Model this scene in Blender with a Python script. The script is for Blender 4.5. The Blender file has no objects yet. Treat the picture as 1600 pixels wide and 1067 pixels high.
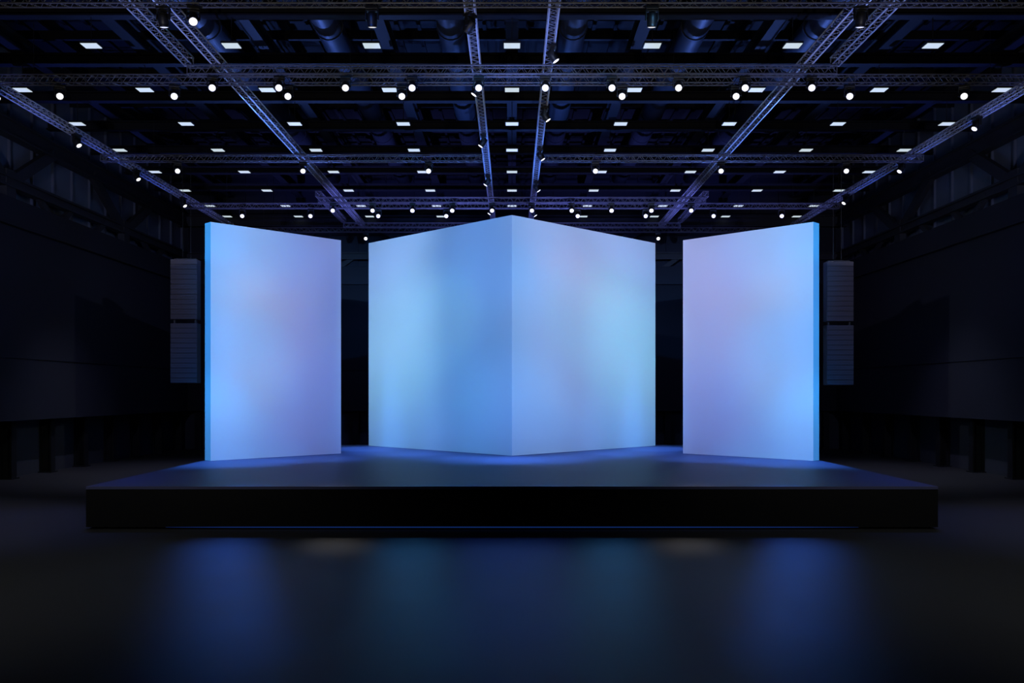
import bpy, math, random
from mathutils import Vector, Matrix

random.seed(7)
SC = bpy.context.scene
COL = SC.collection
F = 1410.0          # focal length in pixels of the 1600 px wide frame
CZ = 3.2            # camera height above the hall floor


# ------------------------------------------------------------------ helpers
class MB:
    """collects simple shapes, then links them as ONE mesh object"""

    def __init__(self):
        self.v, self.f, self.m = [], [], []

    def _add(self, vs, fs, mi=0):
        b = len(self.v)
        self.v.extend([tuple(p) for p in vs])
        self.f.extend([tuple(b + i for i in f) for f in fs])
        self.m.extend([mi] * len(fs))

    def box(self, x0, x1, y0, y1, z0, z1, mi=0):
        vs = [(x0, y0, z0), (x1, y0, z0), (x1, y1, z0), (x0, y1, z0), (x0, y0, z1), (x1, y0, z1), (x1, y1, z1), (x0, y1, z1)]
        fs = [(0, 3, 2, 1), (4, 5, 6, 7), (0, 1, 5, 4), (1, 2, 6, 5), (2, 3, 7, 6), (3, 0, 4, 7)]
        self._add(vs, fs, mi)
        return self

    def prism(self, pts, z0, z1, mi=0):
        """vertical prism over a counter-clockwise plan outline"""
        n = len(pts)
        vs = [(p[0], p[1], z0) for p in pts] + [(p[0], p[1], z1) for p in pts]
        fs = [tuple(range(n - 1, -1, -1)), tuple(range(n, 2 * n))]
        fs += [(i, (i + 1) % n, n + (i + 1) % n, n + i) for i in range(n)]
        self._add(vs, fs, mi)
        return self

    def tube(self, p0, p1, r, n=8, mi=0, caps=True, r2=None):
        p0, p1 = Vector(p0), Vector(p1)
        d = (p1 - p0).normalized()
        a = d.orthogonal().normalized()
        b = d.cross(a)
        r2 = r if r2 is None else r2
        vs = []
        for p, q in ((p0, r), (p1, r2)):
            for k in range(n):
                t = 2 * math.pi * k / n
                vs.append(p + a * (q * math.cos(t)) + b * (q * math.sin(t)))
        fs = [(k, (k + 1) % n, n + (k + 1) % n, n + k) for k in range(n)]
        if caps:
            fs += [tuple(range(n - 1, -1, -1)), tuple(range(n, 2 * n))]
        self._add(vs, fs, mi)
        return self

    def bar(self, p0, p1, w, h, up=(0, 0, 1), mi=0):
        """square bar from p0 to p1: w across, h along up"""
        p0, p1 = Vector(p0), Vector(p1)
        d = (p1 - p0).normalized()
        s = d.cross(Vector(up)).normalized()
        u = s.cross(d)
        vs = []
        for p in (p0, p1):
            for i, j in ((-1, -1), (1, -1), (1, 1), (-1, 1)):
                vs.append(p + s * (i * w / 2) + u * (j * h / 2))
        fs = [(0, 1, 2, 3), (7, 6, 5, 4), (0, 4, 5, 1), (1, 5, 6, 2), (2, 6, 7, 3), (3, 7, 4, 0)]
        self._add(vs, fs, mi)
        return self

    def lathe(self, prof, n=20, mi=0):
        """turned shape round the z axis; prof is (radius, z) from one end to the other"""
        vs, fs = [], []
        for r, z in prof:
            for k in range(n):
                t = 2 * math.pi * k / n
                vs.append((r * math.cos(t), r * math.sin(t), z))
        for i in range(len(prof) - 1):
            for k in range(n):
                fs.append((i * n + k, i * n + (k + 1) % n, (i + 1) * n + (k + 1) % n, (i + 1) * n + k))
        fs.append(tuple(range(n - 1, -1, -1)))
        fs.append(tuple((len(prof) - 1) * n + k for k in range(n)))
        self._add(vs, fs, mi)
        return self

    def xf(self, M):
        self.v = [tuple(M @ Vector(p)) for p in self.v]
        return self

    def build(self, name, mats, parent=None, loc=None, smooth=False, bevel=0.0):
        me = bpy.data.meshes.new(name)
        me.from_pydata(self.v, [], self.f)
        mats = mats if isinstance(mats, (list, tuple)) else [mats]
        for m in mats:
            me.materials.append(m)
        if len(mats) > 1:
            me.polygons.foreach_set('material_index', self.m)
        if smooth:
            for p in me.polygons:
                p.use_smooth = len(p.vertices) == 4
        me.validate()
        me.update()
        o = bpy.data.objects.new(name, me)
        COL.objects.link(o)
        if parent is not None:
            o.parent = parent
        if loc is not None:
            o.location = loc
        if bevel:
            b = o.modifiers.new('bevel', 'BEVEL')
            b.width = bevel
            b.segments = 2
            b.limit_method = 'ANGLE'
        return o


def tag(o, label=None, cat=None, group=None, kind=None):
    for k, val in (('label', label), ('category', cat), ('group', group), ('kind', kind)):
        if val:
            o[k] = val
    return o


def empty(name, loc=(0, 0, 0), rot=(0, 0, 0)):
    o = bpy.data.objects.new(name, None)
    o.empty_display_size = 0.2
    COL.objects.link(o)
    o.location = loc
    o.rotation_euler = rot
    return o


def children(o):
    return [c for c in bpy.data.objects if c.parent is o]


def copy_tree(o, parent=None):
    c = o.copy()
    COL.objects.link(c)
    c.parent = parent
    for ch in children(o):
        copy_tree(ch, c)
    return c


ORD = ['first', 'second', 'third', 'fourth', 'fifth', 'sixth', 'seventh', 'eighth', 'ninth', 'tenth']


# ---------------------------------------------------------------- materials
def mat(name, base, rough=0.6, metal=0.0, spec=0.5, noise=None, emit=None, estr=0.0, bump=None):
    m = bpy.data.materials.new(name)
    m.use_nodes = True
    nt = m.node_tree
    p = nt.nodes['Principled BSDF']
    p.inputs['Base Color'].default_value = (*base, 1)
    p.inputs['Roughness'].default_value = rough
    p.inputs['Metallic'].default_value = metal
    p.inputs['Specular IOR Level'].default_value = spec
    if emit:
        p.inputs['Emission Color'].default_value = (*emit, 1)
        p.inputs['Emission Strength'].default_value = estr
    if noise or bump:
        tc = nt.nodes.new('ShaderNodeTexCoord')
        nz = nt.nodes.new('ShaderNodeTexNoise')
        nz.inputs['Scale'].default_value = (noise or bump)[0]
        nz.inputs['Detail'].default_value = 4
        nt.links.new(tc.outputs['Object'], nz.inputs['Vector'])
    if noise:
        mx = nt.nodes.new('ShaderNodeMix')
        mx.data_type = 'RGBA'
        k = noise[1]
        mx.inputs[6].default_value = (*[c * (1 - k) for c in base], 1)
        mx.inputs[7].default_value = (*[min(1, c * (1 + k)) for c in base], 1)
        nt.links.new(nz.outputs['Fac'], mx.inputs[0])
        nt.links.new(mx.outputs[2], p.inputs['Base Color'])
    if bump:
        bp = nt.nodes.new('ShaderNodeBump')
        bp.inputs['Strength'].default_value = bump[1]
        bp.inputs['Distance'].default_value = 0.01
        nt.links.new(nz.outputs['Fac'], bp.inputs['Height'])
        nt.links.new(bp.outputs['Normal'], p.inputs['Normal'])
    return m


PANEL_LIGHTS = [  # unseen lamps added before the stage, powers fitted to the screens' colours
    ((-5.0, 13.0, 11.2), (-2.96, 34.29, 5.6), 22, (0, 728, 2377)),
    ((-5.0, 13.0, 11.2), (-5.62, 36.96, 5.18), 11, (470, 754, 2612)),
    ((-5.0, 13.0, 11.2), (-5.62, 36.96, 1.0), 11, (987, 1125, 3327)),
    ((-5.0, 13.0, 11.2), (-2.96, 34.29, 9.36), 11, (0, 157, 748)),
    ((-5.0, 13.0, 11.2), (-2.96, 34.29, 5.18), 11, (0, 762, 967)),
    ((-5.0, 13.0, 11.2), (-2.96, 34.29, 1.0), 11, (253, 1717, 3528)),
    ((-5.0, 13.0, 11.2), (-0.3, 31.63, 9.36), 11, (0, 292, 2973)),
    ((-5.0, 13.0, 11.2), (-0.3, 31.63, 5.18), 11, (0, 782, 3168)),
    ((-5.0, 13.0, 11.2), (-0.3, 31.63, 1.0), 11, (0, 462, 2464)),
    ((-5.0, 13.0, 11.2), (-4.32, 35.65, 5.35), 12, (430, 910, 2742)),
    ((5.0, 13.0, 11.2), (2.96, 34.29, 5.6), 22, (1804, 3369, 7075)),
    ((5.0, 13.0, 11.2), (5.62, 36.96, 9.36), 11, (403, 520, 593)),
    ((5.0, 13.0, 11.2), (5.62, 36.96, 5.18), 11, (1288, 1904, 4415)),
    ((5.0, 13.0, 11.2), (5.62, 36.96, 1.0), 11, (523, 591, 1519)),
    ((5.0, 13.0, 11.2), (2.96, 34.29, 9.36), 11, (1076, 352, 0)),
    ((5.0, 13.0, 11.2), (2.96, 34.29, 5.18), 11, (1516, 1909, 2522)),
    ((5.0, 13.0, 11.2), (2.96, 34.29, 1.0), 11, (570, 747, 1028)),
    ((5.0, 13.0, 11.2), (0.3, 31.63, 9.36), 11, (353, 1902, 3829)),
    ((5.0, 13.0, 11.2), (0.3, 31.63, 5.18), 11, (632, 2165, 4124)),
    ((5.0, 13.0, 11.2), (0.3, 31.63, 1.0), 11, (1463, 2780, 5893)),
    ((5.0, 13.0, 11.2), (4.32, 35.65, 5.35), 12, (474, 266, 621)),
    ((2.0, 13.0, 11.2), (-5.56, 36.9, 9.69), 5.9, (4786, 8818, 17396)),
    ((2.0, 13.0, 11.2), (-5.56, 36.9, 8.54), 5.9, (2722, 4896, 8498)),
    ((2.0, 13.0, 11.2), (-5.56, 36.9, 7.4), 5.9, (1924, 2848, 2826)),
    ((2.0, 13.0, 11.2), (-5.56, 36.9, 6.25), 5.9, (3760, 7067, 10278)),
    ((2.0, 13.0, 11.2), (-5.56, 36.9, 5.1), 5.9, (3437, 7212, 10977)),
    ((2.0, 13.0, 11.2), (-5.56, 36.9, 3.95), 5.9, (2223, 5032, 6906)),
    ((2.0, 13.0, 11.2), (-5.56, 36.9, 2.8), 5.9, (1888, 4515, 5110)),
    ((2.0, 13.0, 11.2), (-5.56, 36.9, 1.65), 5.9, (930, 2849, 2420)),
    ((2.0, 13.0, 11.2), (-5.56, 36.9, 0.5), 5.9, (1821, 3992, 8081)),
    ((2.0, 13.0, 11.2), (-4.32, 35.65, 5.35), 7.5, (1159, 3914, 3489)),
    ((2.0, 13.0, 11.2), (-3.85, 35.18, 9.36), 10, (391, 2863, 7122)),
    ((2.0, 13.0, 11.2), (-3.85, 35.18, 5.18), 10, (0, 0, 968)),
    ((2.0, 13.0, 11.2), (-5.03, 36.36, 8.94), 8.5, (637, 677, 747)),
    ((-2.0, 13.0, 11.2), (5.56, 36.9, 9.69), 5.9, (3668, 6085, 13553)),
    ((-2.0, 13.0, 11.2), (5.56, 36.9, 8.54), 5.9, (534, 2662, 5210)),
    ((-2.0, 13.0, 11.2), (5.56, 36.9, 7.4), 5.9, (0, 1513, 1861)),
    ((-2.0, 13.0, 11.2), (5.56, 36.9, 6.25), 5.9, (84, 4154, 5264)),
    ((-2.0, 13.0, 11.2), (5.56, 36.9, 5.1), 5.9, (2538, 6948, 10376)),
    ((-2.0, 13.0, 11.2), (5.56, 36.9, 3.95), 5.9, (1232, 4466, 6147)),
    ((-2.0, 13.0, 11.2), (5.56, 36.9, 2.8), 5.9, (0, 2594, 3374)),
    ((-2.0, 13.0, 11.2), (5.56, 36.9, 1.65), 5.9, (0, 2468, 3861)),
    ((-2.0, 13.0, 11.2), (5.56, 36.9, 0.5), 5.9, (1368, 4362, 9949)),
    ((-2.0, 13.0, 11.2), (4.32, 35.65, 5.35), 7.5, (158, 2294, 1033)),
    ((-2.0, 13.0, 11.2), (3.85, 35.18, 9.36), 10, (2909, 4033, 7225)),
    ((-2.0, 13.0, 11.2), (3.85, 35.18, 5.18), 10, (622, 60, 0)),
    ((-2.0, 13.0, 11.2), (5.03, 36.36, 8.94), 8.5, (195, 0, 0)),
    ((4.5, 15.0, 11.2), (-7.92, 30.75, 5.22), 18, (373, 0, 0)),
    ((4.5, 15.0, 11.2), (-9.68, 28.99, 8.68), 10, (1293, 1209, 668)),
    ((4.5, 15.0, 11.2), (-9.68, 28.99, 4.84), 10, (1506, 2205, 1678)),
    ((4.5, 15.0, 11.2), (-9.68, 28.99, 1.0), 10, (889, 460, 0)),
    ((4.5, 15.0, 11.2), (-7.92, 30.75, 8.68), 10, (1721, 2360, 4390)),
    ((4.5, 15.0, 11.2), (-7.92, 30.75, 4.84), 10, (901, 744, 757)),
    ((4.5, 15.0, 11.2), (-7.92, 30.75, 1.0), 10, (868, 968, 1215)),
    ((4.5, 15.0, 11.2), (-6.16, 32.51, 8.68), 10, (247, 246, 1864)),
    ((4.5, 15.0, 11.2), (-6.16, 32.51, 1.0), 10, (0, 0, 1732)),
    ((4.5, 15.0, 11.2), (-8.27, 30.4, 5.22), 7, (1217, 842, 1006)),
    ((-10.2, 15.0, 11.2), (-9.68, 28.99, 8.37), 4.5, (0, 795, 2196)),
    ((-10.2, 15.0, 11.2), (-9.68, 28.99, 5.91), 4.5, (36, 0, 0)),
    ((-10.2, 15.0, 11.2), (-9.68, 28.99, 2.84), 4.5, (0, 144, 0)),
    ((-10.2, 15.0, 11.2), (-9.68, 28.99, 4.84), 9, (0, 2358, 6730)),
    ((-10.2, 15.0, 11.2), (-9.68, 28.99, 8.68), 10, (35, 2914, 8787)),
    ((-10.2, 15.0, 11.2), (-9.68, 28.99, 1.0), 10, (255, 3463, 10148)),
    ((-10.2, 15.0, 11.2), (-9.68, 28.99, 4.84), 14, (0, 1488, 5980)),
    ((-4.5, 15.0, 11.2), (7.92, 30.75, 5.22), 18, (752, 436, 580)),
    ((-4.5, 15.0, 11.2), (9.68, 28.99, 8.68), 10, (1924, 2170, 2176)),
    ((-4.5, 15.0, 11.2), (9.68, 28.99, 4.84), 10, (1280, 2222, 2007)),
    ((-4.5, 15.0, 11.2), (9.68, 28.99, 1.0), 10, (813, 811, 0)),
    ((-4.5, 15.0, 11.2), (7.92, 30.75, 8.68), 10, (1232, 1349, 2186)),
    ((-4.5, 15.0, 11.2), (7.92, 30.75, 4.84), 10, (480, 91, 0)),
    ((-4.5, 15.0, 11.2), (7.92, 30.75, 1.0), 10, (581, 772, 1687)),
    ((-4.5, 15.0, 11.2), (6.16, 32.51, 8.68), 10, (675, 203, 1353)),
    ((-4.5, 15.0, 11.2), (6.16, 32.51, 4.84), 10, (251, 0, 0)),
    ((-4.5, 15.0, 11.2), (6.16, 32.51, 1.0), 10, (15, 0, 1704)),
    ((-4.5, 15.0, 11.2), (8.27, 30.4, 5.22), 7, (655, 322, 360)),
    ((10.2, 15.0, 11.2), (9.68, 28.99, 8.37), 4.5, (0, 775, 2049)),
    ((10.2, 15.0, 11.2), (9.68, 28.99, 5.91), 4.5, (32, 0, 0)),
    ((10.2, 15.0, 11.2), (9.68, 28.99, 2.84), 4.5, (0, 119, 0)),
    ((10.2, 15.0, 11.2), (9.68, 28.99, 4.84), 9, (0, 2462, 7011)),
    ((10.2, 15.0, 11.2), (9.68, 28.99, 8.68), 10, (33, 2946, 8824)),
    ((10.2, 15.0, 11.2), (9.68, 28.99, 1.0), 10, (242, 3503, 10302)),
    ((10.2, 15.0, 11.2), (9.68, 28.99, 4.84), 14, (0, 1583, 5734)),
]

DEEP = (.10, .34, 1.0)
UPLIGHTS = [(s * x, y, s * tx, ty, c, p, hw) for s in (-1, 1) for (x, y, tx, ty, c, p, hw) in (
    (8.4, 39.5, 8.3, 31, (.12, .25, 1.0), 20000, 24), (8.3, 36, 8.3, 29, (.12, .25, 1.0), 7000, 16),
    (15.3, 42, 15.2, 39, (.08, .15, 1.0), 7000, 11), (15.3, 38, 15.2, 34, (.08, .15, 1.0), 7500, 11),
    (15.3, 31, 15.2, 29, (.08, .15, 1.0), 6500, 11), (15.3, 24, 15.2, 24.5, (.1, .17, 1.0), 4500, 11),
    (2.0, 40.5, 1.0, 35, (.10, .24, 1.0), 11000, 24), (8.6, 19.6, 8.6, 23.0, (.20, .29, 1.0), 7000, 20),
    (1.2, 19.6, 1.0, 23.5, (.14, .25, 1.0), 5500, 15),
    (4.5, 38.5, 4.5, 43.5, (.18, .22, 1.0), 15000, 26), (11, 38, 11, 43.5, (.18, .22, 1.0), 13000, 24))]
BEAMS = [(s * x, 34.2, 11.5, s * tx * ty / 17, ty, 0, c, p, hw) for s in (-1, 1) for (x, tx, c, k) in (  # lamps added to imitate the screens' streaked reflections in the floor
    (7.9, 5.55, (.04, .17, 1.0), 1.0), (3.2, 1.95, (.04, .25, .7), .40), (3.2, .35, (.04, .13, .8), .35))
    for (ty, p, hw) in ((18.9, 7600 * k, 3.0), (17.3, 7600 * k, 2.9), (15.4, 5400 * k, 2.7), (13.4, 3600 * k, 2.5), (11.4, 2200 * k, 2.3))]
# lamps added for two warm patches on the floor before the stage
BEAMS += [(s * 7.9, 34.2, 11.5, s * 3.65, 18.9, 0, (1, .94, .92), 1300, 2.6) for s in (-1, 1)]
# lamps added to put blue pools on the deck at the screens' feet
BEAMS += [(s * x, y, 11.6, s * tx, ty, 1, DEEP, p, hw) for s in (-1, 1) for (x, y, tx, ty, p, hw) in (
    (8.3, 28.9, 8.5, 28.1, 8000, 13), (6.6, 30.6, 6.4, 29.8, 5200, 12), (1.0, 30.3, .7, 29.4, 8000, 13),
    (2.7, 32.2, 2.7, 31.2, 5600, 12), (4.3, 34.1, 4.4, 33.0, 7600, 13), (5.6, 35.4, 5.8, 35.2, 9500, 11))]
# blue and neutral lamps added for the hall floor beside the stage
BEAMS += [(s * x, y, 11.4, s * tx, ty, 0, c, p, hw) for s in (-1, 1) for (x, y, tx, ty, c, p, hw) in (
    (11.2, 26.3, 11.8, 22.0, (.05, .15, 1.0), 1300, 22), (13, 36, 14, 36, (.5, .5, .8), 2600, 40), (14, 27, 15.5, 22, (.6, .58, .9), 1500, 30))]
BEAMS += [(s * 5, 44, 11, s * 6, 51, 3, (.3, .4, 1.0), 500, 45) for s in (-1, 1)]  # dim blue fill added on the back wall
FILL = [(s * 9, 8, 13, s * 13, 16, 0, (1, 1.02, .98), 2100, 44) for s in (-1, 1)]  # unseen fill added for the front floor corners
FILL += [(s * 7, 6, 1.0, s * 7, 25, 12.2, (1, .93, .82), 2300, 34) for s in (-1, 1)]  # fill added from below to turn the front cross trusses greyer
FILL += [(s * 13.5, 18, 9, s * 16.6, 34, 8.5, (.50, .56, 1.0), 1900, 26) for s in (-1, 1)]  # fill added for the side walls and speakers
M = {}
M['floor'] = mat('hall_floor', (.030, .030, .031), rough=.5, spec=.09, noise=(.35, .12), bump=(1.3, .02))
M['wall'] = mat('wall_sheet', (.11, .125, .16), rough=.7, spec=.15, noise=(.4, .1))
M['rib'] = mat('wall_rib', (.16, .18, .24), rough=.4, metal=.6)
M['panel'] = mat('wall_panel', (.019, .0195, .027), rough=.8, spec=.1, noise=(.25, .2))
M['base'] = mat('wall_base', (.034, .035, .044), rough=.8, spec=.1, noise=(.6, .15))
M['black_steel'] = mat('black_steel', (.009, .009, .011), rough=.6, spec=.15)
M['beam'] = mat('beam_steel', (.010, .010, .013), rough=.6, spec=.10, noise=(.8, .1))
M['roof'] = mat('roof_sheet', (.006, .006, .007), rough=.8, spec=.1, noise=(.5, .2))
M['duct'] = mat('duct_steel', (.03, .034, .045), rough=.5, metal=.2, spec=.2)
M['truss_dark'] = mat('truss_grey', (.16, .155, .16), rough=.45, metal=.4)
M['truss_alu'] = mat('truss_aluminium', (.62, .63, .66), rough=.4, metal=.35)
M['truss_lattice'] = mat('truss_lattice', (.32, .31, .33), rough=.5, metal=.3)
M['wall_back'] = mat('wall_back_sheet', (.022, .023, .034), rough=.8, spec=.1)  # darkened copy of the wall sheet, offsets lamp spill
M['panel_back'] = mat('wall_back_panel', (.011, .011, .016), rough=.8, spec=.1, noise=(.25, .2))  # wall panel colour darkened to offset lamp spill at the back
M['girder'] = mat('girder_steel', (.024, .024, .030), rough=.6, spec=.2)
M['black'] = mat('black_plastic', (.010, .010, .011), rough=.45)
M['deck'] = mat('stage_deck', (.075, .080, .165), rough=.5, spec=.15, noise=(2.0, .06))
M['fascia'] = mat('stage_fascia', (.004, .004, .005), rough=.7, spec=.2)
M['screen'] = mat('screen_white', (.80, .80, .80), rough=.75, spec=.15)
M['led'] = mat('led_strip', (.01, .01, .02), rough=.5, emit=(.02, .09, .5), estr=.2)
M['lens'] = mat('lamp_lens', (.8, .8, .8), rough=.3, emit=(1.0, .98, 1.0), estr=2.2)
M['lens_glow'] = mat('lamp_lens_glow', (.3, .3, .3), rough=.3, emit=(.9, .93, 1.0), estr=.12)  # faint glow standing in for the halo round the lens
M['lens_dim'] = mat('lamp_lens_dim', (.8, .8, .8), rough=.3, emit=(1.0, .98, 1.0), estr=.7)
M['diffuser'] = mat('light_diffuser', (.2, .2, .2), rough=.6, emit=(.57, .67, .73), estr=1.0)
M['cabinet'] = mat('speaker_cabinet', (.05, .047, .055), rough=.6, spec=.15)
M['grille'] = mat('speaker_grille', (.085, .078, .095), rough=.6, spec=.15)


# ------------------------------------------------------------- setting: hall
FRONT, BACK, HALF = -6.0, 51.2, 18.0
b = MB().box(-19.2, 19.2, FRONT, BACK + 1, -.3, 0)
tag(b.build('floor', M['floor']), kind='structure')
b = MB().box(-19.2, 19.2, FRONT, BACK + 1, 15.8, 16.0)
x = -19.0
while x < 19:
    b.box(x, x + .12, FRONT, BACK, 15.7, 15.8)
    x += .75
tag(b.build('ceiling', M['roof']), kind='structure')

NODE0, BAY = 32.45, 9.75        # girder bottom nodes on the side walls


def hall_wall(side, tf, u0, u1, post_us, rib_us, nodes):
    def B(mb, ua, ub, wa, wb, za, zb):
        p, q = tf(ua, wa), tf(ub, wb)
        mb.box(min(p[0], q[0]), max(p[0], q[0]), min(p[1], q[1]), max(p[1], q[1]), za, zb)

    m = MB()
    B(m, u0, u1, .60, .80, 9.6, 15.8)
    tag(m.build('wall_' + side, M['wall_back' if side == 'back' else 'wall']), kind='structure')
    m = MB()
    for u in rib_us:
        B(m, u - .045, u + .045, .50, .62, 10.2, 15.75)
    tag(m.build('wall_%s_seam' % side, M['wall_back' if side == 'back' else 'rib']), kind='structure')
    # big flat panels over the recess
    m = MB()
    B(m, u0, u1, .06, .16, 4.45, 9.25)
    B(m, u0, u1, .0, .14, 2.17, 4.37)
    B(m, u0, u1, .10, .14, 4.3, 4.5)
    B(m, u0, u1, .09, .9, 2.17, 2.33)
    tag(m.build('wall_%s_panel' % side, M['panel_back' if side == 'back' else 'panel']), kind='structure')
    m = MB()
    B(m, u0, u1, -.12, .62, 9.25, 10.18)
    B(m, u0, u1, -.16, .0, 9.18, 9.27)
    tag(m.build('wall_%s_fascia' % side, M['panel'], bevel=.02), kind='structure')
    m = MB()
    B(m, u0, u1, .88, 1.1, 0, 2.3)
    tag(m.build('wall_%s_base' % side, M['base']), kind='structure')
    for u in post_us:
        m = MB()
        B(m, u - .17, u + .17, .40, .46, 0, 2.18)
        B(m, u - .17, u + .17, .80, .86, 0, 2.18)
        B(m, u - .03, u + .03, .45, .81, 0, 2.18)
        B(m, u - .26, u + .26, .34, .89, 0, .04)
        tag(m.build('wall_%s_post' % side, M['black_steel']), kind='structure')
    # lattice girder in front of the upper wall
    g = empty('wall_%s_girder' % side)
    tag(g, kind='structure')

    def bar(ua, za, ub, zb, w, h, wd=.15):
        p, q = tf(ua, wd), tf(ub, wd)
        out = (tf(0, 1)[0] - tf(0, 0)[0], tf(0, 1)[1] - tf(0, 0)[1], 0)
        return MB().bar((p[0], p[1], za), (q[0], q[1], zb), h, w, up=out)

    m = MB()
    B(m, u0, u1, -.05, .35, 12.42, 12.50)
    B(m, u0, u1, -.05, .35, 12.98, 13.06)
    B(m, u0, u1, .10, .20, 12.45, 13.0)
    m.build('top_chord', M['girder'], g)
    m = MB()
    B(m, u0, u1, -.05, .30, 10.58, 10.66)
    B(m, u0, u1, -.05, .30, 10.90, 10.98)
    B(m, u0, u1, .08, .18, 10.6, 10.95)
    m.build('bottom_chord', M['girder'], g)
    for u in nodes:
        bar(u, 10.15, u, 11.2, .30, .60).build('post', M['girder'], g)
        for s in (-1, 1):
            if u0 < u + s * 3.2 < u1:
                bar(u + s * .25, 10.85, u + s * 3.2, 12.6, .22, .42).build('diagonal', M['girder'], g)
            for k, (ua, za, ub, zb) in enumerate(((2.0, 10.75, 3.0, 10.1), (4.85, 10.75, 3.9, 10.1))):
                if u0 < u + s * ua < u1 and not (k == 1 and s == -1 and u - nodes[0] > 1):
                    bar(u + s * ua, za, u + s * ub, zb, .16, .24).build('brace', M['girder'], g)


posts = [33.35 + 2.84 * k for k in range(-4, 7)]
ribs = [33.3 + 1.58 * k for k in range(-9, 12)]
nodes = [NODE0 + BAY * k for k in (-2, -1, 0, 1)]
hall_wall('left', lambda u, w: (-HALF - w, u), FRONT, BACK, posts, ribs, nodes)
hall_wall('right', lambda u, w: (HALF + w, u), FRONT, BACK, posts, ribs, nodes)
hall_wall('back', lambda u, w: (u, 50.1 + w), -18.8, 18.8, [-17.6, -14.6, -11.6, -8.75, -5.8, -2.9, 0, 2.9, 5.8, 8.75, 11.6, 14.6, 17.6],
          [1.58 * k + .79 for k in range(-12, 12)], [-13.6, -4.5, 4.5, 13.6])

# roof steel
ROWS = [F * 9.7 / d for d in (541, 472, 419, 378, 344, 315, 291, 274.5)]
PITCH = 3.93
for k in range(-4, 5):
    x = k * PITCH
    m = MB()
    m.box(x - .19, x + .19, FRONT, 50.2, 14.05, 14.10).box(x - .19, x + .19, FRONT, 50.2, 14.46, 14.51).box(x - .03, x + .03, FRONT, 50.2, 14.1, 14.46)
    tag(m.build('ceiling_beam', M['beam']), kind='structure')
for y in [ROWS[0] - 3.63 * k for k in (3, 2, 1)] + ROWS[:-1]:
    m = MB()
    m.box(-18.6, 18.6, y - .16, y + .16, 13.70, 13.75).box(-18.6, 18.6, y - .16, y + .16, 14.0, 14.05).box(-18.6, 18.6, y - .03, y + .03, 13.75, 14.0)
    tag(m.build('ceiling_crossbeam', M['beam']), kind='structure')
for y in [ROWS[0] - 1.8 + 3.63 * k for k in range(8)]:
    m = MB().box(-18.6, 18.6, y - .07, y + .07, 15.2, 15.5)
    tag(m.build('ceiling_purlin', M['beam']), kind='structure')
for n, k in enumerate((-2.5, -1.5, -.5, .5, 1.5, 2.5)):
    x = k * PITCH
    m = MB().tube((x, 14, 14.98), (x, 49.5, 14.98), .44, 20)
    for y in [17 + 3.0 * i for i in range(11)]:
        m.tube((x, y, 14.98), (x, y + .08, 14.98), .47, 20)
    o = m.build('ceiling_duct', M['duct'], smooth=True)
    tag(o, 'round steel air duct under the roof, %s of six from the left' % ORD[n], 'duct', 'ventilation ducts under the roof')

# ------------------------------------------------------------------- stage
h = 2.2
SY0, SY1, SX = F * h / 147, F * h / 82, 9.97
st = empty('stage_platform', (0, (SY0 + SY1) / 2, 0))
tag(st, 'wide low black stage platform standing on the hall floor', 'stage')
cy = (SY0 + SY1) / 2
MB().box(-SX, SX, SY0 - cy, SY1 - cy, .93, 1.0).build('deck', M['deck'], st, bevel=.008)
MB().box(-SX + .006, SX - .006, SY0 - cy + .006, SY1 - cy - .006, .05, .93).build('fascia', M['fascia'], st)
MB().box(-SX + .15, SX - .15, SY0 - cy + .15, SY1 - cy - .15, 0.0, .05).build('plinth', M['fascia'], st)
# thin blue light strip along the bottom edge, tapered so its glow seems to fade at both ends
m = MB()
y = SY0 - cy - .004
zz = [(-8.1, .002), (-6.6, .010), (-4.0, .013), (4.0, .013), (6.6, .010), (8.1, .002)]
vs = []
for (x, t) in zz:
    vs += [(x, y, .048 - t), (x, y, .048 + t), (x, y + .012, .048 + t), (x, y + .012, .048 - t)]
fs = []
for i in range(len(zz) - 1):
    a, c = 4 * i, 4 * i + 4
    fs += [(a, c, c + 1, a + 1), (a + 1, c + 1, c + 2, a + 2), (a + 2, c + 2, c + 3, a + 3), (a + 3, c + 3, c, a)]
fs += [(0, 1, 2, 3), (20, 23, 22, 21)]
m._add(vs, fs)
m.build('light_strip', M['led'], st)['label'] = 'thin blue light strip'

# ----------------------------------------------------------------- screens
YAP = F * h / 99.0
WING = 2.69 * h
HC, HS = 3.8 * h, 3.49 * h
T = .40 * .7071
cs = empty('corner_screen', (0, YAP, 1.0))
tag(cs, 'tall white V-shaped screen wall with its corner pointing forward, middle of the stage', 'screen')
t2 = .40 * 1.4142
MB().prism([(0, 0), (0, t2), (-WING + T, WING + T), (-WING, WING)], .001, HC).build('wing', M['screen'], cs)
MB().prism([(0, 0), (WING, WING), (WING - T, WING + T), (0, t2)], .001, HC).build('wing', M['screen'], cs)
YO = F * h / 107.0
XO, DD = 4.40 * h, 1.60 * h
for s, nm in ((-1, 'left'), (1, 'right')):
    pts = [(0, 0), (-s * DD, DD), (-s * DD + s * T, DD + T), (s * T, T)]
    if s > 0:
        pts = pts[::-1]
    o = MB().prism(pts, .001, HS).build('side_screen', M['screen'], None, (s * XO, YO, 1.0))
    tag(o, 'flat white side screen standing at the %s end of the stage, bright blue outer edge' % nm, 'screen', 'angled screens at the ends of the stage')

# ------------------------------------------------------------ lighting truss
SZ, RC, RL = .23, .021, .0085
HT = CZ + 8.75                  # underside of the cross trusses
HL = HT + SZ + 2 * RC + .006    # the lengthwise trusses lie on top of them


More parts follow.
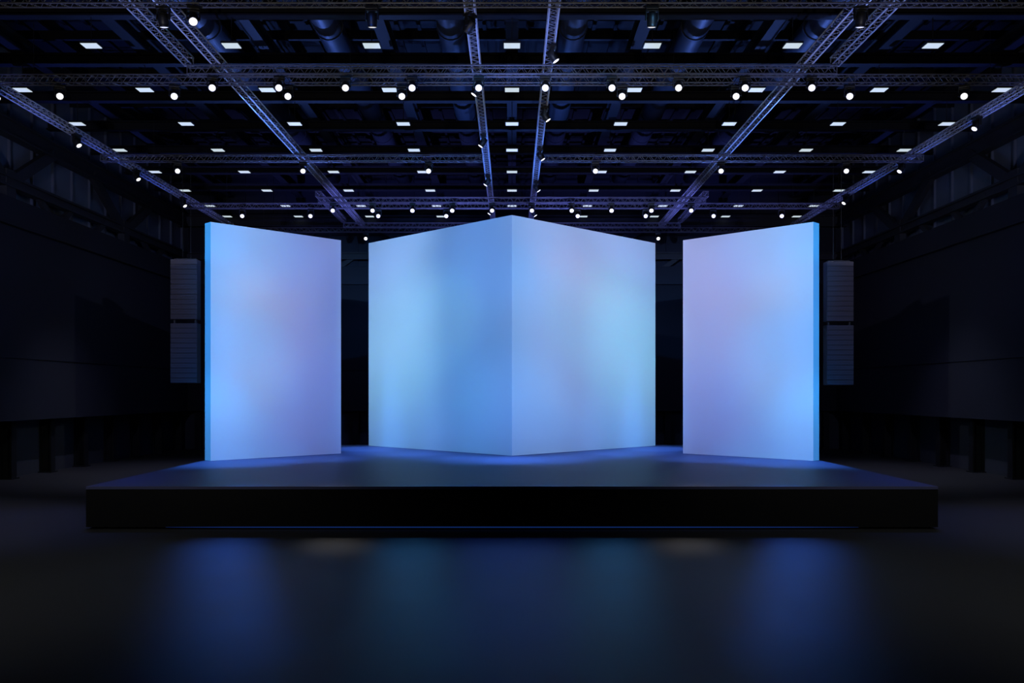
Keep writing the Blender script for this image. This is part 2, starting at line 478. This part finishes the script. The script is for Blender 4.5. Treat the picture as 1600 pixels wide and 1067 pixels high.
def truss(name, label, group, p0, p1, m, pitch=.34, wires=(), lm=None):
    """box truss: four chords, zigzag lacing on four sides, frames at both ends; p0, p1 on the underside's centre line"""
    p0, p1 = Vector(p0), Vector(p1)
    L = (p1 - p0).length
    d = (p1 - p0).normalized()
    s = Vector((-d.y, d.x, 0))
    root = empty(name, p0)
    tag(root, label, 'truss', group)
    R = Matrix((d, s, Vector((0, 0, 1)))).transposed()
    a = SZ / 2
    cor = [(-a, RC), (a, RC), (a, RC + SZ), (-a, RC + SZ)]
    for (w, z) in cor:
        MB().tube((0, w, z), (L, w, z), RC, 8).xf(R.to_4x4()).build('chord', m, root, smooth=True)
    lace = MB()
    n = max(2, round(L / (pitch / 2)))
    st_ = L / n
    for f in range(4):
        (w0, z0), (w1, z1) = cor[f], cor[(f + 1) % 4]
        for i in range(n):
            up = (i + (f > 1)) % 2
            A = (w0, z0) if up else (w1, z1)
            Bq = (w1, z1) if up else (w0, z0)
            lace.tube((i * st_, A[0], A[1]), ((i + 1) * st_, Bq[0], Bq[1]), RL, 5, caps=False)
    lace.xf(R.to_4x4()).build('lattice', lm or m, root)
    for x in (.012, L - .012):
        e = MB()
        for f in range(4):
            (w0, z0), (w1, z1) = cor[f], cor[(f + 1) % 4]
            e.tube((x, w0, z0), (x, w1, z1), .014, 6)
        e.xf(R.to_4x4()).build('end_frame', m, root)
    for x in wires:
        e = MB().tube((x, 0, RC + SZ), (x, 0, 13.72 - p0.z), .006, 5)
        e.xf(R.to_4x4()).build('hanging_wire', M['black'], root)
    return root


def ymid(dd):
    return 8.75 * F / dd + SZ / 2


G1 = 'cross trusses under the roof'
YT = [ymid(607), ymid(497), ymid(483), ymid(361), ymid(296.5), ymid(287.5), ymid(257.8), ymid(250.3)]
D_, A_ = M['truss_dark'], M['truss_alu']
N_ = 'hanging_truss'
truss(N_, 'dark cross truss nearest the viewer, running along the top of the picture', G1, (-17.2, YT[0], HT), (17.2, YT[0], HT), D_, wires=(5.3, 12, 22.4, 29))
truss(N_, 'short dark cross truss carrying ten spotlights, in front of the longer eight-lamp truss', G1, (-8.95, YT[1], HT), (8.95, YT[1], HT), D_)
truss(N_, 'long dark cross truss just behind the short ten-lamp truss, with widely spaced spotlights', G1, (-15.6, YT[2], HT), (15.6, YT[2], HT), D_, wires=(2, 11, 20.2, 29.2))
truss(N_, 'grey cross truss on the left at mid depth carrying three spotlights', G1, (-15.6, YT[3], HT), (-1.12, YT[3], HT), D_, wires=(2, 9))
truss(N_, 'grey cross truss on the right at mid depth carrying three spotlights', G1, (1.12, YT[3], HT), (15.6, YT[3], HT), D_, wires=(5.5, 12.5))
truss(N_, 'bluish short cross truss with ten small lamps, just above the peak of the corner screen', G1, (-8.95, YT[4], HT), (8.95, YT[4], HT), D_)
truss(N_, 'bluish long cross truss directly behind the far short truss with ten small lamps', G1, (-15.6, YT[5], HT), (15.6, YT[5], HT), D_, wires=(2, 29))
truss(N_, 'rearmost short cross truss, upper of the pair seen beside the corner screen', G1, (-8.95, YT[6], HT), (8.95, YT[6], HT), D_)
truss(N_, 'rearmost long cross truss, lower of the pair seen over the screen gaps', G1, (-15.6, YT[7], HT), (15.6, YT[7], HT), D_, wires=(2, 29))
G2 = 'lengthwise trusses under the roof'
for s, nm in ((-1, 'left'), (1, 'right')):
    truss(N_, 'blue-lit lengthwise truss along the %s wall, outermost on that side' % nm, G2, (s * 15.4, 14, HL), (s * 15.4, YT[7] + .1, HL), A_)
    truss(N_, 'front lengthwise truss on the %s that stops at the end of the ten-lamp truss' % nm, G2, (s * 8.95, 14, HL), (s * 8.95, YT[1] + .1, HL), A_, lm=M['truss_lattice'])
    truss(N_, 'long bright blue lengthwise truss running diagonally to the back, %s side' % nm, G2, (s * 8.16, 14, HL), (s * 8.16, YT[7] + .1, HL), A_, lm=M['truss_lattice'])
    truss(N_, 'rear lengthwise truss on the %s joining the two far short trusses' % nm, G2, (s * 8.95, YT[4] - .1, HL), (s * 8.95, YT[6] + .1, HL), D_)
    truss(N_, 'steep blue lengthwise truss just %s of the centre line' % nm, G2, (s * 1.0, 14, HL), (s * 1.0, YT[7] + .1, HL), A_, lm=M['truss_lattice'])

# -------------------------------------------------------- moving-head lamps


def make_spot():
    r = empty('stage_spotlight')
    tag(r, 'black moving-head spotlight', 'spotlight')
    MB().box(-.14, .14, -.11, .11, -.105, -.025).build('base', M['black'], r, bevel=.012)
    c = MB()
    for x in (-.085, .085):
        c.box(x - .02, x + .02, -.03, .03, -.03, .0)
    c.build('clamp', M['black'], r)
    y = MB()
    y.box(-.15, .15, -.05, .05, -.135, -.108)
    for s in (-1, 1):
        y.prism([(s * .15, -.05), (s * .15, .05), (s * .122, .05), (s * .122, -.05)][::s], -.33, -.12)
    y.build('yoke', M['black'], r, bevel=.008)
    hd = MB().lathe([(.075, .135), (.105, .11), (.112, .02), (.112, -.10), (.100, -.13), (.106, -.15), (.106, -.185), (.098, -.185), (.098, -.178)], 20)
    hd.tube((-.124, 0, 0), (.124, 0, 0), .03, 10)
    ho = hd.build('head', M['black'], r, (0, 0, -.285), smooth=True)
    ln = MB().lathe([(.086, -.180), (.082, -.187), (.06, -.193), (.02, -.196)], 20).build('lens', M['lens'], ho, smooth=True)
    ln['label'] = 'glowing white lens'
    MB().lathe([(.098, -.179), (.098, -.186), (.090, -.186), (.090, -.179)], 20).build('lens_glow_ring', M['lens_glow'], ho, smooth=True)  # glowing ring added round the lens for a hint of halo
    return r


PROTO = [None]


def spot(x, y, z, aim, label, group, dim=False):
    o = PROTO[0]
    if o is None:
        o = PROTO[0] = make_spot()
    else:
        o = copy_tree(o)
    o.location = (x, y, z)
    n = Vector(aim).normalized()
    o.rotation_euler = (0, 0, math.atan2(n.x, -n.y))
    hd = [c for c in children(o) if c.name.startswith('head')][0]
    hd.rotation_euler = (-math.acos(max(-1, min(1, -n.z))), 0, 0)
    for c in children(hd):
        if c.name.startswith('lens.') or c.name == 'lens':
            c['label'] = 'glowing white lens'
            if dim:
                c.data = c.data.copy()
                c.data.materials[0] = M['lens_dim']
    tag(o, label, 'spotlight', group)
    return o


def toward(x, y, tx, ty, tz=0.5):
    return (tx - x, ty - y, tz - (HT - .3))


ZS = HT - .0
for i in range(10):
    x = .92 * (2 * i - 9)
    spot(x, YT[1], ZS, toward(x, YT[1], x * .45, 9), '%s from the left of the ten lit spotlights on the short front truss' % ORD[i], 'spotlights on the short front truss')
for i, x in enumerate([-12.85, -9.6, -6.37, -3.13, 3.13, 6.37, 9.6, 12.85]):
    spot(x, YT[2], ZS, toward(x, YT[2], x * .4, 9), '%s from the left of the eight lit spotlights on the long front truss' % ORD[i], 'spotlights on the long front truss')
for i, x in enumerate([-12.7, -7.94, -3.17, 3.17, 7.94, 12.7]):
    spot(x, YT[3], ZS, toward(x, YT[3], x * .55, 17), '%s from the left of the six lit spotlights on the mid-depth trusses' % ORD[i], 'spotlights on the mid-depth trusses')
for i in range(10):
    x = .92 * (2 * i - 9)
    spot(x, YT[4], ZS, toward(x, YT[4], x * .7, 24), '%s from the left of the ten small spotlights over the corner screen' % ORD[i], 'spotlights on the far short truss')
for i, x in enumerate([-12.85, -9.6, -6.37, -3.13, 3.13, 6.37, 9.6, 12.85]):
    spot(x, YT[5], ZS, toward(x, YT[5], x * .7, 24), '%s from the left of the eight lower spotlights on the far long truss' % ORD[i], 'spotlights on the far long truss')
for x, nm in ((-8.0, 'left'), (8.0, 'right')):
    spot(x, YT[7], ZS, toward(x, YT[7], x * .7, 26), 'single small spotlight on the rearmost truss above the %s screen gap' % nm, 'spotlights on the rearmost truss')
for i, x in enumerate([-7.9, -3.17, 3.17, 7.9]):
    spot(x, YT[0], ZS, (0, .27, -1), '%s from the left of the four spotlights pointing straight down on the nearest truss' % ORD[i], 'downward spotlights on the nearest truss', dim=True)
spot(-7.22, YT[0], ZS, (.35, -1, -.95), 'one bright spotlight on the nearest truss, beside the first downward one', None)
CL_ = [(-1, 21.5), (-1, 26.05), (-1, 31.5), (-1, 37.4), (-1, 43.45)]
for i, (x, y) in enumerate(CL_):
    lab = '%s from the front of the spotlights under the steep truss left of centre' % ORD[i]
    spot(x, y, HL, (-.55, .45, -.7) if i == 0 else (-.55, 0, -.83), lab, 'spotlights under the steep left truss')
for i, y in enumerate([23.4, 28.5, 33.3, 38.5, 43.9]):
    spot(1.04, y, HL, (.55, 0, -.83), '%s from the front of the spotlights under the steep truss right of centre' % ORD[i], 'spotlights under the steep right truss')
for i, y in enumerate([26.5, 31.5, 36.5, 41.7]):
    spot(-15.2, y, HL, (.6, -.2, -.8), '%s from the front of the spotlights under the outermost left truss' % ORD[i], 'spotlights under the outermost left truss')
for i, y in enumerate([29.5, 35.2, 41.1]):
    spot(15.2, y, HL, (-.6, -.2, -.8), '%s from the front of the spotlights under the outermost right truss' % ORD[i], 'spotlights under the outermost right truss')

# ------------------------------------------------------------ ceiling lights
def make_light():
    r = empty('ceiling_light')
    w, d = .225, .18
    hs = MB()
    hs.box(-w - .02, w + .02, -d - .02, d + .02, .015, .07)
    hs.build('housing', M['black'], r)
    MB().box(-w, w, -d, d, 0, .014).build('diffuser', M['diffuser'], r)['label'] = 'glowing pale diffuser'
    MB().tube((0, 0, .07), (0, 0, .80), .012, 6).build('stem', M['black'], r)
    return r


LPRO = None
COLN = ['leftmost', 'second from the left', 'third from the left', 'fourth from the left', 'middle one', 'fourth from the right', 'third from the right', 'second from the right', 'rightmost']
for r, y in enumerate(ROWS):
    for k in range(-4, 5):
        if r == 0 and abs(k) == 4 or r == 7 and k == 0:
            continue
        if LPRO is None:
            o = LPRO = make_light()
        else:
            o = copy_tree(LPRO)
        o.location = (k * PITCH, y, CZ + 9.7)
        cn = COLN[k + 4]
        if r == 0:
            cn = {-3: 'leftmost', -2: 'second from the left', -1: 'third from the left', 0: 'middle one', 1: 'third from the right', 2: 'second from the right', 3: 'rightmost'}[k]
        rn = 'nearest row' if r == 0 else 'farthest row' if r == 7 else ORD[r] + ' row from the front'
        tag(o, 'pale rectangular ceiling light, %s, %s' % (rn, cn), 'ceiling light', 'ceiling lights, ' + rn)
        for c in children(o):
            if c.name.startswith('diffuser'):
                c['label'] = 'glowing pale diffuser'

# ------------------------------------------------------------------ speakers
def speaker(s, ztop, label):
    W, H, D = 1.02, 2.27, .42
    r = empty('hanging_speaker', (s * 12.43, 34.15, ztop - H))
    tag(r, label, 'speaker', 'line array speakers beside the screens')
    MB().box(-W / 2, W / 2, .03, D, 0, H).build('cabinet', M['cabinet'], r, bevel=.012)
    n = 12
    for i in range(n):
        z = H * i / n
        g = MB()
        g.box(-W / 2 + .015, W / 2 - .015, .0, .03, z + .012, z + H / n - .012)
        g.box(-W / 2 + .015, W / 2 - .015, -.008, .0, z + H / n * .55, z + H / n - .03)
        g.build('grille', M['grille'], r)
    return r


for s, nm, dz in ((-1, 'left', 0.0), (1, 'right', -.075)):
    zt = 3.2 + (613 - 405) * 34.15 / F + dz
    a = speaker(s, zt, 'upper dark speaker array hanging %s of the screens' % nm)
    m = MB()
    m.bar((-.42, .2, 2.30), (.42, .2, 2.30), .06, .05)
    for x in (-.10, .20):
        m.tube((x * s * -1, .2, 2.30), (x * s * -1, .2, HT - a.location.z - .003), .008, 6)
    m.build('rigging', M['black'], a)
    c = speaker(s, zt - 2.27 - .145, 'lower dark speaker array hanging %s of the screens, under another' % nm)
    m = MB()
    for x in (-.40, .40):
        m.box(x - .03, x + .03, .15, .25, 2.27, 2.414)
    m.build('rigging', M['black'], c)


# -------------------------------------------------------------------- lights
def lamp(name, kind, loc, aim, col, power, half=None, blend=1.0, rad=.08):
    l = bpy.data.lights.new(name, kind)
    mx = max(col)
    l.color = [c / mx for c in col]
    l.energy = power * mx
    l.shadow_soft_size = rad
    if kind == 'SPOT':
        l.spot_size = math.radians(2 * half)
        l.spot_blend = blend
    o = bpy.data.objects.new(name, l)
    COL.objects.link(o)
    o.location = loc
    if aim is not None:
        o.rotation_euler = (Vector(aim) - Vector(loc)).to_track_quat('-Z', 'Y').to_euler()
    return o


GAIN = 1.02
for (loc, aim, half, c) in PANEL_LIGHTS:
    lamp('screen_beam', 'SPOT', loc, aim, c, GAIN, half)

# unseen blue lamps added near the floor to wash trusses and roof
for x, y, tx, ty, col, p, hw in UPLIGHTS:
    lamp('blue_wash', 'SPOT', (x, y, .25), (tx, ty, 12.3), col, p, hw, rad=.15)
# lamps added for floor streaks, deck pools, side floors and back wall
for x, y, z, tx, ty, tz, col, p, hw in BEAMS:
    lamp('added_beam', 'SPOT', (x, y, z), (tx, ty, tz), col, p, hw, rad=.4 if ty < 20 else .1)
# unseen fill lamps added to lift floor, trusses and side walls
for x, y, z, tx, ty, tz, col, p, hw in FILL:
    lamp('fill_light', 'SPOT', (x, y, z), (tx, ty, tz), col, p, hw, rad=.3)

w = bpy.data.worlds.new('hall_dark')
SC.world = w
w.use_nodes = True
bg = w.node_tree.nodes['Background']
bg.inputs[0].default_value = (.16, .24, .60, 1)
bg.inputs[1].default_value = .03

# -------------------------------------------------------------------- camera
cam = bpy.data.cameras.new('camera')
cam.sensor_width = 36.0
cam.lens = 36.0 * F / 1600.0
cam.shift_y = (613 - 533.5) / 1600.0
cam.clip_end = 200
co = bpy.data.objects.new('camera', cam)
COL.objects.link(co)
co.location = (0, 0, CZ)
co.rotation_euler = (math.pi / 2, 0, 0)
SC.camera = co

SC.view_settings.view_transform = 'Standard'
SC.view_settings.look = 'None'
SC.view_settings.exposure = 0.0
SC.view_settings.gamma = 1.0
SC.view_settings.use_curve_mapping = False
SC.cycles.use_denoising = True
SC.cycles.max_bounces = 6
SC.cycles.diffuse_bounces = 4
